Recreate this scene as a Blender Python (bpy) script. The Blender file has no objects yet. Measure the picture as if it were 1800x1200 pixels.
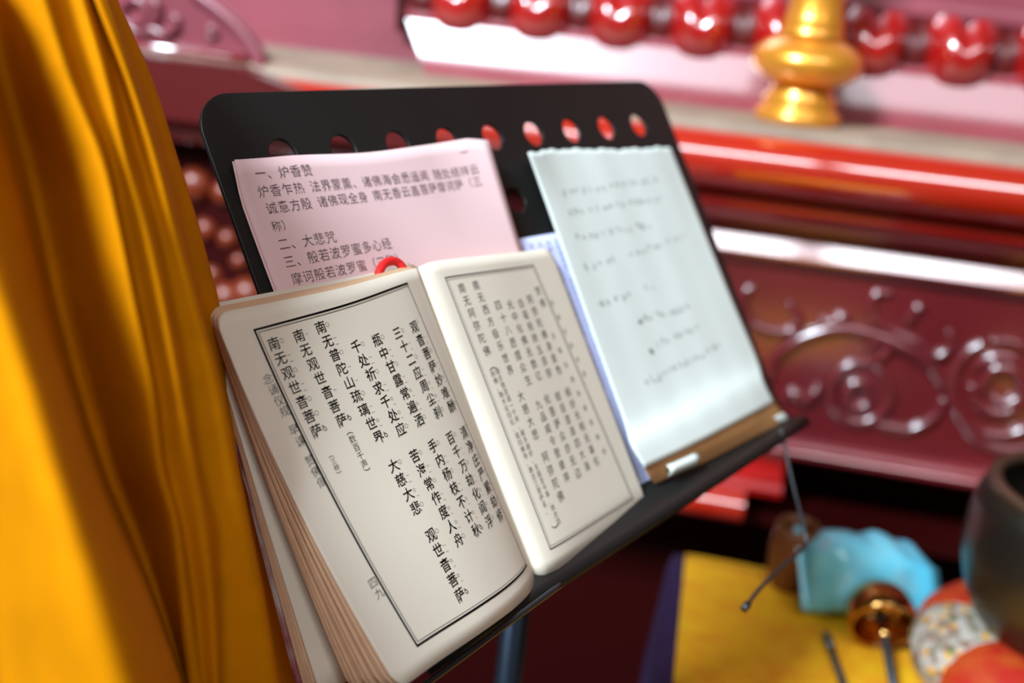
import bpy, bmesh, math, random
import numpy as np
from mathutils import Vector, Matrix

scene = bpy.context.scene
COL = scene.collection
random.seed(7)

# ---------------------------------------------------------------- camera
CAM = Vector((-0.60123, -0.36228, 1.40646))
RIGHT = Vector((0.649704, -0.754365, 0.093906))
UP = Vector((0.193876, 0.283874, 0.939057))
BACK = Vector((-0.735049, -0.591903, 0.330687))
cam_data = bpy.data.cameras.new('camera')
cam = bpy.data.objects.new('camera', cam_data)
COL.objects.link(cam)
mw = Matrix((RIGHT, UP, BACK)).transposed().to_4x4()
mw.translation = CAM
cam.matrix_world = mw
cam_data.sensor_width = 36
cam_data.lens = 38.0
cam_data.clip_start = .02
cam_data.dof.use_dof = True
cam_data.dof.focus_distance = .609
cam_data.dof.aperture_fstop = 3.1
scene.camera = cam

# ---------------------------------------------------------------- light
scene.view_settings.view_transform = 'Standard'
scene.view_settings.look = 'None'
scene.view_settings.exposure = 0.32
scene.view_settings.gamma = 1.0
scene.view_settings.use_curve_mapping = False
scene.cycles.use_denoising = True
scene.cycles.max_bounces = 10

world = bpy.data.worlds.new('hall_air')
scene.world = world
world.use_nodes = True
bg = world.node_tree.nodes['Background']
bg.inputs[0].default_value = (1.0, .62, .36, 1)
bg.inputs[1].default_value = .065

A0 = np.array([0.65777, 0.28347, 0.0])      # foot of the altar front
AR = np.array([0.48998, -0.87173, 0.0])     # along the altar, to the right
AF = np.array([-0.87173, -0.48998, 0.0])    # out of the altar front


def window_light(name, a, o, z, w, h, power, col, target):
    l = bpy.data.lights.new(name, 'AREA')
    l.shape = 'RECTANGLE'
    l.size, l.size_y = w, h
    l.energy = power
    l.color = col
    ob = bpy.data.objects.new(name, l)
    COL.objects.link(ob)
    p = A0 + AR * a + AF * o + np.array([0, 0, z])
    ob.location = p
    d = Vector(np.array(target) - p)
    ob.rotation_euler = d.to_track_quat('-Z', 'Y').to_euler()
    return ob


TGT = A0 + np.array([0, 0, 1.1])
window_light('daylight_window', -1.90, 3.20, 4.05, 1.15, 1.0, 345, (.74, .89, 1.0), TGT)
window_light('daylight_window', -1.04, 2.60, 4.10, .86, .34, 7, (.90, .94, 1.0), TGT)
for a in (-.06, .90, 1.86):
    window_light('daylight_window', a, 2.6, 3.60, .86, .54, 11.5, (.90, .94, 1.0), TGT)

CUSH_ROT = 0.2
D = {'cord': [[-0.1641, 0.1933, 0.012], [-0.1604, 0.1983, 0.012], [-0.1548, 0.2023, 0.012], [-0.1491, 0.2033, 0.012], [-0.1443, 0.2022, 0.012], [-0.1415, 0.1987, 0.012], [-0.1408, 0.1941, 0.012]],
 'drape': [[[-0.45, 0.1125, 1.383], [-0.4506, 0.109, 1.3753], [-0.451, 0.1057, 1.3685], [-0.4526, 0.0925, 1.3414], [-0.4528, 0.0778, 1.3145], [-0.4522, 0.0643, 1.2916], [-0.4511, 0.048, 1.2649], [-0.45, 0.0317, 1.2382],
            [-0.4502, 0.017, 1.2113], [-0.4516, 0.0078, 1.1919], [-0.4546, -0.0037, 1.1647], [-0.4575, -0.0153, 1.1374], [-0.4597, -0.0224, 1.1198]],
           [[-0.4294, 0.0887, 1.386], [-0.43, 0.0851, 1.3782], [-0.4304, 0.0819, 1.3715], [-0.4321, 0.0687, 1.3444], [-0.4365, 0.0436, 1.3197], [-0.4402, 0.0203, 1.3001], [-0.4464, -0.0159, 1.2819],
            [-0.4507, -0.0387, 1.2619], [-0.4554, -0.0602, 1.2431], [-0.4576, -0.0736, 1.2295], [-0.4599, -0.0901, 1.2099], [-0.4596, -0.1029, 1.1878], [-0.4598, -0.1105, 1.1735]],
           [[-0.3934, 0.112, 1.3867], [-0.3945, 0.1085, 1.3781], [-0.3953, 0.1053, 1.3706], [-0.3986, 0.0926, 1.3406], [-0.4001, 0.0778, 1.3108], [-0.405, 0.0545, 1.2882], [-0.4148, 0.0205, 1.2661],
            [-0.4211, -0.009, 1.2448], [-0.4254, -0.0327, 1.2231], [-0.4268, -0.0481, 1.2073], [-0.4242, -0.0654, 1.1822], [-0.4204, -0.0777, 1.1536], [-0.4201, -0.0873, 1.137]],
           [[-0.364, 0.1591, 1.3853], [-0.3647, 0.1547, 1.3757], [-0.3652, 0.1507, 1.3675], [-0.3624, 0.1447, 1.3328], [-0.3556, 0.141, 1.296], [-0.3547, 0.131, 1.2648], [-0.357, 0.1141, 1.2295],
            [-0.358, 0.0958, 1.1945], [-0.3602, 0.0718, 1.162], [-0.3609, 0.0521, 1.1401], [-0.3661, 0.0191, 1.115], [-0.3703, -0.0074, 1.0884], [-0.3706, -0.0187, 1.0674]],
           [[-0.3666, 0.1117, 1.3884], [-0.3667, 0.1069, 1.3796], [-0.3666, 0.1025, 1.3719], [-0.3663, 0.0849, 1.3411], [-0.3642, 0.0653, 1.3106], [-0.365, 0.0514, 1.2841], [-0.3671, 0.0367, 1.253],
            [-0.3691, 0.0218, 1.2219], [-0.3724, 0.0084, 1.1906], [-0.3727, -0.0036, 1.1685], [-0.3763, -0.0166, 1.1372], [-0.3798, -0.0297, 1.1059], [-0.3824, -0.0378, 1.0857]],
           [[-0.3513, 0.1199, 1.3888], [-0.3516, 0.1152, 1.3796], [-0.3516, 0.1108, 1.3717], [-0.3519, 0.0933, 1.3397], [-0.3509, 0.0744, 1.308], [-0.3528, 0.0613, 1.2804], [-0.3548, 0.0457, 1.2482],
            [-0.3568, 0.0303, 1.216], [-0.3609, 0.0172, 1.1836], [-0.3615, 0.0052, 1.1607], [-0.3649, -0.0087, 1.1283], [-0.3695, -0.0211, 1.0958], [-0.3727, -0.0289, 1.0748]],
           [[-0.3461, 0.1107, 1.3898], [-0.3464, 0.1059, 1.3807], [-0.3464, 0.1015, 1.3727], [-0.3465, 0.0839, 1.3409], [-0.3478, 0.0676, 1.309], [-0.3479, 0.0526, 1.2818], [-0.3495, 0.0367, 1.2498],
            [-0.352, 0.0219, 1.2177], [-0.3547, 0.0073, 1.1855], [-0.3568, -0.003, 1.1625], [-0.3608, -0.016, 1.1302], [-0.3663, -0.0274, 1.0977], [-0.3699, -0.0346, 1.0767]],
           [[-0.3339, 0.1257, 1.3895], [-0.3341, 0.1207, 1.38], [-0.334, 0.116, 1.3718], [-0.3338, 0.0974, 1.3389], [-0.3341, 0.0793, 1.3059], [-0.3346, 0.0641, 1.2776], [-0.3365, 0.048, 1.2443],
            [-0.3389, 0.0322, 1.211], [-0.3425, 0.0181, 1.1775], [-0.343, 0.0055, 1.1539], [-0.3483, -0.0068, 1.1202], [-0.3548, -0.0176, 1.0863], [-0.3591, -0.0245, 1.0645]],
           [[-0.3393, 0.1109, 1.3902], [-0.3391, 0.1055, 1.381], [-0.3386, 0.1005, 1.3731], [-0.3329, 0.0869, 1.3403], [-0.3293, 0.0722, 1.3069], [-0.327, 0.0613, 1.2773], [-0.3247, 0.0473, 1.2424],
            [-0.3242, 0.0309, 1.2079], [-0.3266, 0.0148, 1.1739], [-0.3292, 0.0017, 1.1506], [-0.3317, -0.0141, 1.1167], [-0.3353, -0.0288, 1.0826], [-0.3379, -0.0378, 1.0606]],
           [[-0.3084, 0.1595, 1.3888], [-0.3081, 0.1535, 1.3786], [-0.3075, 0.1479, 1.3698], [-0.3025, 0.1301, 1.3339], [-0.2989, 0.1135, 1.2971], [-0.2972, 0.1017, 1.2645], [-0.2967, 0.0879, 1.226],
            [-0.2985, 0.0694, 1.1888], [-0.3013, 0.052, 1.1515], [-0.3029, 0.0392, 1.1249], [-0.3055, 0.0215, 1.0876], [-0.3094, 0.0055, 1.0501], [-0.3123, -0.0045, 1.0259]],
           [[-0.2951, 0.1767, 1.3884], [-0.2945, 0.1701, 1.3779], [-0.2936, 0.1639, 1.3688], [-0.2872, 0.1436, 1.3318], [-0.2837, 0.1265, 1.2936], [-0.2807, 0.1124, 1.2601], [-0.2761, 0.1006, 1.2188],
            [-0.273, 0.0896, 1.1759], [-0.2764, 0.0716, 1.1361], [-0.2793, 0.0594, 1.1076], [-0.2844, 0.0367, 1.0709], [-0.2885, 0.0133, 1.035], [-0.29, 0.0011, 1.01]],
           [[-0.2818, 0.2019, 1.3875], [-0.2813, 0.1951, 1.3765], [-0.2804, 0.1887, 1.367], [-0.2742, 0.1678, 1.3282], [-0.2709, 0.1499, 1.2884], [-0.2679, 0.135, 1.2534], [-0.2634, 0.1224, 1.2104],
            [-0.2605, 0.1106, 1.1658], [-0.264, 0.0918, 1.1243], [-0.2671, 0.0791, 1.0946], [-0.2722, 0.0556, 1.0562], [-0.2763, 0.0313, 1.0186], [-0.2779, 0.0186, 0.9925]]],
 'lavender': [[-0.0253, 0.2024, 0.004], [0.0246, 0.2011, 0.004]],
 'left_cover': {'bot': [[-0.3052, -0.0083, 0.01], [-0.2472, -0.0064, 0.01], [-0.1926, -0.0046, 0.01], [-0.1379, -0.004, 0.009]],
                'bulge': [0, 0, 0],
                'top': [[-0.2808, 0.1973, 0.002], [-0.2263, 0.1972, 0.002], [-0.1613, 0.1964, 0.002], [-0.1263, 0.1981, 0.003]]},
 'left_frame': [[0.1178, 0.0611], [0.8764, 0.0383], [0.896, 0.9388], [0.1458, 0.939]],
 'left_page': {'bot': [[-0.2741, -0.0204, 0.046], [-0.2449, -0.0183, 0.045], [-0.2002, -0.017, 0.041], [-0.1659, -0.0161, 0.033], [-0.1405, -0.0133, 0.0235], [-0.1255, -0.0078, 0.0135]],
               'bulge': [-0.0035, 0, -0.004],
               'power': 1.0,
               'top': [[-0.2908, 0.1902, 0.027], [-0.2555, 0.1893, 0.0295], [-0.2078, 0.1894, 0.0295], [-0.1638, 0.1923, 0.026], [-0.1357, 0.1944, 0.0195]]},
 'left_text': [('南无观世音菩萨', 'o=o=ooB', [0.1671, 0.1063], [0.185, 0.3506], 1), ('（三称）', '', [0.1942, 0.4194], [0.1959, 0.4739], 0.72), ('南无观世音菩萨', '-   - B', [0.273, 0.1011], [0.2963, 0.3445], 1),
               ('（数百千声）', '', [0.3035, 0.3769], [0.3058, 0.4949], 0.72), ('南无普陀山琉璃世界', 'o=o--o=pB', [0.3725, 0.0921], [0.4113, 0.419], 1), ('大慈大悲', 'o=po', [0.4169, 0.5037], [0.4232, 0.6303], 1),
               ('观世音菩萨', 'o=ppB', [0.4309, 0.712], [0.4221, 0.8861], 1), ('千处祈求千处应', 'o=o=ppo', [0.487, 0.1673], [0.5204, 0.4196], 1), ('苦海常作度人舟', 'o=o=ppo', [0.5273, 0.5012], [0.5432, 0.7568], 1),
               ('瓶中甘露常遍洒', 'o=o=ppo', [0.5939, 0.1657], [0.6268, 0.4153], 1), ('手内杨枝不计秋', 'o=o=ppB', [0.6363, 0.4964], [0.6585, 0.7582], 1), ('三十二应周尘刹', 'o=o=ppo', [0.7083, 0.1658], [0.7411, 0.4162], 1),
               ('百千万劫化阎浮', 'o=o=ppo', [0.7489, 0.4981], [0.758, 0.7585], 1), ('观音菩萨妙难酬', "'=o=p-o", [0.8126, 0.165], [0.8368, 0.4175], 1), ('清净庄严累劫修', "'=o=p-'", [0.8467, 0.503], [0.8482, 0.7646], 1),
               ('念诵仪规', '', [0.0947, 0.1898], [0.1042, 0.2792], 0.8), ('早课', '', [0.1081, 0.3301], [0.1127, 0.3623], 0.8), ('赞佛偈', '', [0.1149, 0.4157], [0.1184, 0.4759], 0.8),
               ('四九', '', [0.1163, 0.7521], [0.118, 0.7816], 0.8)],
 'note': {'rows': [[[0.0172, 0.2641, 0.012], [0.064, 0.2663, 0.006], [0.1407, 0.2611, 0.006], [0.2148, 0.2577, 0.007]], [[0.0208, 0.2217, 0.008], [0.0778, 0.221, 0.006], [0.1552, 0.2178, 0.006], [0.218, 0.2087, 0.006]],
                   [[0.0184, 0.1302, 0.008], [0.0787, 0.1305, 0.007], [0.1548, 0.1265, 0.007], [0.2187, 0.1205, 0.007]], [[0.0147, 0.0577, 0.01], [0.083, 0.061, 0.009], [0.163, 0.0641, 0.009], [0.2212, 0.0617, 0.008]],
                   [[0.0048, 0.0379, 0.0165], [0.0747, 0.038, 0.0165], [0.1517, 0.0396, 0.0155], [0.2098, 0.0404, 0.013]],
                   [[0.008, 0.0199, 0.018], [0.0745, 0.0191, 0.019], [0.1542, 0.0194, 0.017], [0.2133, 0.0194, 0.013]]]},
 'note_foot': [[[0.0087, 0.0216, 0.0172], [0.0753, 0.0209, 0.0182], [0.1551, 0.0213, 0.0162], [0.2143, 0.0215, 0.0122]],
               [[0.0137, 0.0134, 0.0145], [0.0811, 0.0112, 0.0155], [0.1631, 0.0104, 0.014], [0.223, 0.0098, 0.0105]],
               [[0.0213, 0.005, 0.0105], [0.0903, 0.0014, 0.0105], [0.1745, 0.0007, 0.0105], [0.2333, -0.0008, 0.009]]],
 'note_lines': [[[0.0462, 0.2323], [0.1722, 0.2308]], [[0.0448, 0.2163], [0.1704, 0.2145]], [[0.0414, 0.1947], [0.1423, 0.1948]], [[0.0413, 0.1714], [0.1816, 0.1776]], [[0.0426, 0.142], [0.1121, 0.145]],
                [[0.0784, 0.1219], [0.1481, 0.121]], [[0.0787, 0.0989], [0.1504, 0.1022]], [[0.0573, 0.0751], [0.1687, 0.0814]]],
 'pink_text': [('一、炉香赞', [-0.2146, 0.2711], [-0.1804, 0.2704], 1), ('炉香乍热 法界蒙薰、诸佛海会悉遥闻 随处结祥云', [-0.2162, 0.2602], [-0.0397, 0.2579], 1), ('诚意方殷 诸佛现全身 南无香云盖菩萨摩诃萨（三', [-0.2144, 0.2497], [-0.0407, 0.249], 1),
               ('称）', [-0.2155, 0.2385], [-0.2083, 0.2386], 1), ('二、大悲咒', [-0.2148, 0.2274], [-0.1807, 0.2268], 1), ('三、般若波罗蜜多心经', [-0.2152, 0.2165], [-0.1389, 0.2171], 1),
               ('摩诃般若波罗蜜（三称）', [-0.2143, 0.2057], [-0.1322, 0.2061], 1), ('一', [-0.043, 0.2711], [-0.043, 0.2711], 1)],
 'right_frame': [[0.1107, 0.056], [0.7979, 0.0532], [0.8907, 0.9303], [0.1246, 0.9375]],
 'right_page': {'bot': [[-0.131, -0.0099, 0.0165], [-0.1248, -0.0109, 0.0225], [-0.1043, -0.0111, 0.0235], [-0.0587, -0.0108, 0.018], [0.0076, -0.0103, 0.009]],
                'bulge': [0, 0, 0],
                'top': [[-0.1357, 0.1944, 0.0195], [-0.1237, 0.1953, 0.0235], [-0.0758, 0.1934, 0.02], [-0.028, 0.1921, 0.013], [0.0063, 0.1918, 0.009]],
                'tuck': [0.93, -0.004, -0.008, 1.0]},
 'right_text': [('南无阿弥陀佛', '', [0.1883, 0.0962], [0.1959, 0.3045], 1), ('（', '', [0.194, 0.3513], [0.194, 0.3513], 1), ('随念数百或一千声、越多越好、主敲宣今事、转念四', '', [0.2146, 0.3755], [0.2393, 0.8738], 0.55),
                ('称佛、随大众归位、或归佛寺、跪念三菩萨名、', '', [0.1793, 0.3794], [0.1908, 0.8299], 0.55), ('）', '', [0.2068, 0.8945], [0.2068, 0.8945], 1), ('南无西方极乐世界', '', [0.2893, 0.0938], [0.3023, 0.3815], 1),
                ('大慈大悲', '', [0.3083, 0.4704], [0.3064, 0.5981], 1), ('阿弥陀佛', '', [0.3182, 0.6756], [0.3199, 0.8069], 1), ('四十八愿度众生', '', [0.3918, 0.1694], [0.403, 0.4279], 1),
                ('九品咸令登彼岸', '', [0.4123, 0.513], [0.4162, 0.7607], 1), ('光中化佛无数亿', '', [0.4823, 0.1746], [0.4944, 0.4246], 1), ('化菩萨众亦无边', '', [0.4922, 0.5057], [0.5142, 0.7654], 1),
                ('白毫宛转五须弥', '', [0.5722, 0.1764], [0.584, 0.4256], 1), ('绀目澄清四大海', '', [0.5861, 0.5086], [0.6059, 0.7594], 1), ('阿弥陀佛身金色', '', [0.6592, 0.1694], [0.6743, 0.4243], 1),
                ('相好光明无等伦', '', [0.6803, 0.5072], [0.6999, 0.7574], 1), ('赞佛', '', [0.754, 0.1452], [0.7539, 0.1893], 0.9), ('念诵仪规早课赞佛偈', '', [0.7389, 0.3093], [0.7941, 0.7401], 0.6),
                ('念诵仪规早课', '', [0.8354, 0.1965], [0.8759, 0.467], 0.55)],
 'scrolls': [(0.007, [[0.0249, 1.0325], [0.0149, 1.0255], [0.0138, 1.0095], [0.0232, 0.9886], [0.0498, 0.9768], [0.0798, 0.98], [0.0897, 0.9952], [0.0805, 1.0096], [0.0716, 1.0184]]),
             (0.009, [[0.0671, 0.9063], [0.0678, 0.9377], [0.0942, 0.9703], [0.1386, 0.9926], [0.1816, 0.9924], [0.2234, 0.9818], [0.2591, 0.9655], [0.2873, 0.9342]]),
             (0.008,
              [[0.1961, 0.9486], [0.2102, 0.9387], [0.2195, 0.9234], [0.2225, 0.9055], [0.2183, 0.8884], [0.2077, 0.8751], [0.1927, 0.8684], [0.1761, 0.8695], [0.1611, 0.8782], [0.1506, 0.893], [0.1465, 0.9108],
               [0.1496, 0.9284], [0.1592, 0.9424], [0.1734, 0.9502], [0.1897, 0.9506]]),
             (0.009,
              [[0.1982, 0.9083], [0.1982, 0.9004], [0.195, 0.8935], [0.1894, 0.889], [0.1823, 0.8878], [0.1754, 0.8901], [0.1698, 0.8954], [0.1668, 0.9028], [0.1669, 0.9107], [0.1701, 0.9175], [0.1757, 0.9219],
               [0.1827, 0.9231], [0.1896, 0.9209], [0.1952, 0.9156], [0.1982, 0.9083]]),
             (0.008, [[0.1797, 0.9723], [0.1941, 0.9841], [0.2097, 0.9819], [0.2005, 0.9629], [0.1939, 0.9522]]),
             (0.007, [[0.1972, 1.0501], [0.1812, 1.0485], [0.1748, 1.0375], [0.1809, 1.0174], [0.2066, 1.0004], [0.2427, 0.9889], [0.2642, 0.975], [0.2793, 0.9839], [0.2825, 1.0016], [0.2748, 1.0113]]),
             (0.006, [[0.2245, 1.011], [0.2272, 1.0255], [0.2327, 1.0364], [0.2408, 1.0346]]),
             (0.008,
              [[0.3294, 1.0067], [0.354, 1.0094], [0.3785, 1.0004], [0.3984, 0.9813], [0.4102, 0.9554], [0.4115, 0.9274], [0.402, 0.9024], [0.3832, 0.8853], [0.3586, 0.8796], [0.333, 0.8863], [0.3113, 0.9044],
               [0.2978, 0.9301], [0.2949, 0.9585], [0.3031, 0.9841], [0.3205, 1.0023]]),
             (0.009,
              [[0.3189, 0.9644], [0.3255, 0.9775], [0.3366, 0.986], [0.3502, 0.9886], [0.3643, 0.9848], [0.3764, 0.9753], [0.3846, 0.9616], [0.3876, 0.946], [0.3847, 0.9309], [0.3765, 0.919], [0.3641, 0.9122],
               [0.3498, 0.9119], [0.336, 0.918], [0.325, 0.9295], [0.3186, 0.9444]]),
             (0.01, [[0.33, 0.9352], [0.3399, 0.9687], [0.3678, 0.9695], [0.3842, 0.9446], [0.3676, 0.9257], [0.3488, 0.9304]]),
             (0.009, [[0.0875, 0.8849], [0.101, 0.8939], [0.1167, 0.8866], [0.127, 0.9], [0.1307, 0.9122]]), (0.007, [[0.114, 1.003], [0.1291, 1.0006], [0.1418, 1.0105], [0.1532, 1.0076]]),
             (0.007, [[0.3181, 0.8925], [0.3451, 0.8686], [0.3822, 0.863], [0.4086, 0.8721]]), (0.007, [[0.2904, 0.9202], [0.2824, 0.8902], [0.2576, 0.8692], [0.2284, 0.8681], [0.2057, 0.8707]])],
 'wing_edge': [[-0.8954, 1.2524], [-0.8254, 1.2511], [-0.7484, 1.2491], [-0.6434, 1.2468], [-0.6531, 1.2638], [-0.6731, 1.2881], [-0.7007, 1.3086], [-0.7401, 1.3307], [-0.7793, 1.3583], [-0.891, 1.362]],
 'wing_scrolls': [(0.006,
                   [[-0.8379, 1.2896], [-0.8388, 1.2963], [-0.8363, 1.303], [-0.8309, 1.3085], [-0.8238, 1.3118], [-0.8162, 1.3123], [-0.8095, 1.3098], [-0.8049, 1.3049], [-0.8034, 1.2985], [-0.8052, 1.2917],
                    [-0.81, 1.2858], [-0.8169, 1.2819], [-0.8246, 1.2808], [-0.8316, 1.2827], [-0.8367, 1.2872]]),
                  (0.007, [[-0.7966, 1.3218], [-0.7889, 1.3084], [-0.7924, 1.2904], [-0.803, 1.2785]]),
                  (0.006, [[-0.8353, 1.2788], [-0.8152, 1.2715], [-0.7974, 1.2777], [-0.779, 1.2739], [-0.7629, 1.2841], [-0.762, 1.2956], [-0.7707, 1.2975]]),
                  (0.004,
                   [[-0.7068, 1.2836], [-0.7074, 1.281], [-0.7091, 1.2789], [-0.7117, 1.2775], [-0.7145, 1.2772], [-0.717, 1.278], [-0.7188, 1.2798], [-0.7194, 1.2822], [-0.7188, 1.2848], [-0.717, 1.2869],
                    [-0.7145, 1.2883], [-0.7117, 1.2886], [-0.7092, 1.2877], [-0.7074, 1.286], [-0.7068, 1.2836]])],
 'wire_left': [[-0.1281, -0.0186, 0.033], [-0.1752, -0.0221, 0.033], [-0.2168, -0.0256, 0.033], [-0.2517, -0.0282, 0.033], [-0.2921, -0.0298, 0.033]],
 'wire_right': [[0.1921, -0.0004, 0.022], [0.1866, -0.018, 0.022], [0.1777, -0.0501, 0.022], [0.1683, -0.0888, 0.022], [0.1548, -0.0943, 0.022], [0.1161, -0.0964, 0.022], [0.0816, -0.0995, 0.022],
                [0.0545, -0.1046, 0.022]]}
GLINT_KNOBS = [(-0.7575, 1.0687, 0.026, 'glint'), (-0.7145, 1.063, 0.018, 'glint'), (-0.7903, 1.0693, 0.018, 'glint'), (-0.7419, 1.0066, 0.018, 'glint'), (-0.708, 0.9981, 0.015, 'glint'), (-0.7312, 0.9405, 0.016, 'glint'), (-0.6903, 0.9678, 0.013, 'glint'), (-0.6766, 0.9204, 0.026, 'glint'), (-0.7099, 0.9093, 0.026, 'glint')]


# ---------------------------------------------------------------- surfaces
def catmull(pts, n=24):
    p = np.array(pts, float)
    if len(p) == 2:
        t = np.linspace(0, 1, n)[:, None]
        return p[0] * (1 - t) + p[1] * t
    e = np.vstack([2 * p[0] - p[1], p, 2 * p[-1] - p[-2]])
    out = []
    for i in range(1, len(e) - 2):
        for k in range(n):
            t = k / n
            a, b, c, d = e[i - 1], e[i], e[i + 1], e[i + 2]
            out.append(.5 * ((2 * b) + (c - a) * t + (2 * a - 5 * b + 4 * c - d) * t * t + (3 * b - a - 3 * c + d) * t ** 3))
    out.append(e[-2])
    return np.array(out)


class Curve:
    def __init__(self, pts):
        self.p = catmull(pts)
        s = np.concatenate([[0], np.cumsum(np.linalg.norm(np.diff(self.p, axis=0), axis=1))])
        self.len = s[-1]
        self.t = s / s[-1]

    def __call__(self, a):
        return np.array([np.interp(a, self.t, self.p[:, k]) for k in range(3)])


class Patch:
    """A sheet between a top edge curve and a bottom edge curve (desk coordinates u, w, n)."""
    def __init__(self, top, bot, bulge=(0, 0, 0), power=1.0, tuck=None):
        self.T, self.B = Curve(top), Curve(bot)
        self.bulge, self.power, self.tuck = np.array(bulge, float), power, tuck
        self.W = (self.T.len + self.B.len) / 2
        self.H = np.linalg.norm((self.T(.5) - self.B(.5)))

    def __call__(self, a, b):
        q = self.T(a) * (1 - b) + self.B(a) * b
        q = q + self.bulge * 4 * b * (1 - b) * (1 - min(max(a, 0), 1)) ** self.power
        if self.tuck is not None:
            b0, dw, dn, side = self.tuck
            if b > b0:
                f = ((b - b0) / (1 - b0)) ** 2 * (a ** side)
                q = q + np.array([0, dw * f, dn * f])
        return q

# desk coordinates: u to the right, w up the slope, n out of the desk towards the reader
DO = np.array([0, 0, 1.05])
DU = np.array([1.0, 0, 0])
DS = np.array([0, .562022, .827122])
DN = np.array([0, -.827122, .562022])


def dk(u, w, n):
    return DO + DU * u + DS * w + DN * n


def al(a, o, z):
    return A0 + AR * a + AF * o + np.array([0, 0, z])


# ---------------------------------------------------------------- materials
def mat(name, col, rough=.5, metal=0.0, coat=0.0, coat_rough=.08, noise=0.0, nscale=40.0, bump=0.0, bscale=200.0,
        sheen=0.0, spec=.5, col2=None, trans=0.0, coat_ior=1.6):
    m = bpy.data.materials.new(name)
    m.use_nodes = True
    nt = m.node_tree
    b = nt.nodes['Principled BSDF']
    b.inputs['Base Color'].default_value = (*col, 1)
    b.inputs['Roughness'].default_value = rough
    b.inputs['Metallic'].default_value = metal
    b.inputs['Coat Weight'].default_value = coat
    b.inputs['Coat Roughness'].default_value = coat_rough
    b.inputs['Coat IOR'].default_value = coat_ior
    b.inputs['Specular IOR Level'].default_value = spec
    if sheen:
        b.inputs['Sheen Weight'].default_value = sheen
        b.inputs['Sheen Roughness'].default_value = .4
        b.inputs['Sheen Tint'].default_value = (*col, 1)
    tc = nt.nodes.new('ShaderNodeTexCoord')
    if noise or col2:
        n = nt.nodes.new('ShaderNodeTexNoise')
        n.inputs['Scale'].default_value = nscale
        n.inputs['Detail'].default_value = 6
        r = nt.nodes.new('ShaderNodeValToRGB')
        c2 = col2 or tuple(c * (1 - noise) for c in col)
        r.color_ramp.elements[0].position = .35
        r.color_ramp.elements[1].position = .65
        r.color_ramp.elements[0].color = (*c2, 1)
        r.color_ramp.elements[1].color = (*col, 1)
        nt.links.new(tc.outputs['Object'], n.inputs['Vector'])
        nt.links.new(n.outputs['Fac'], r.inputs['Fac'])
        nt.links.new(r.outputs['Color'], b.inputs['Base Color'])
    if bump:
        n = nt.nodes.new('ShaderNodeTexNoise')
        n.inputs['Scale'].default_value = bscale
        n.inputs['Detail'].default_value = 5
        bp = nt.nodes.new('ShaderNodeBump')
        bp.inputs['Strength'].default_value = bump
        bp.inputs['Distance'].default_value = .002
        nt.links.new(tc.outputs['Object'], n.inputs['Vector'])
        nt.links.new(n.outputs['Fac'], bp.inputs['Height'])
        nt.links.new(bp.outputs['Normal'], b.inputs['Normal'])
    if trans:
        t = nt.nodes.new('ShaderNodeBsdfTranslucent')
        t.inputs['Color'].default_value = (*col, 1)
        mx = nt.nodes.new('ShaderNodeMixShader')
        mx.inputs[0].default_value = trans
        nt.links.new(b.outputs[0], mx.inputs[1])
        nt.links.new(t.outputs[0], mx.inputs[2])
        nt.links.new(mx.outputs[0], nt.nodes['Material Output'].inputs[0])
    return m


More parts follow.
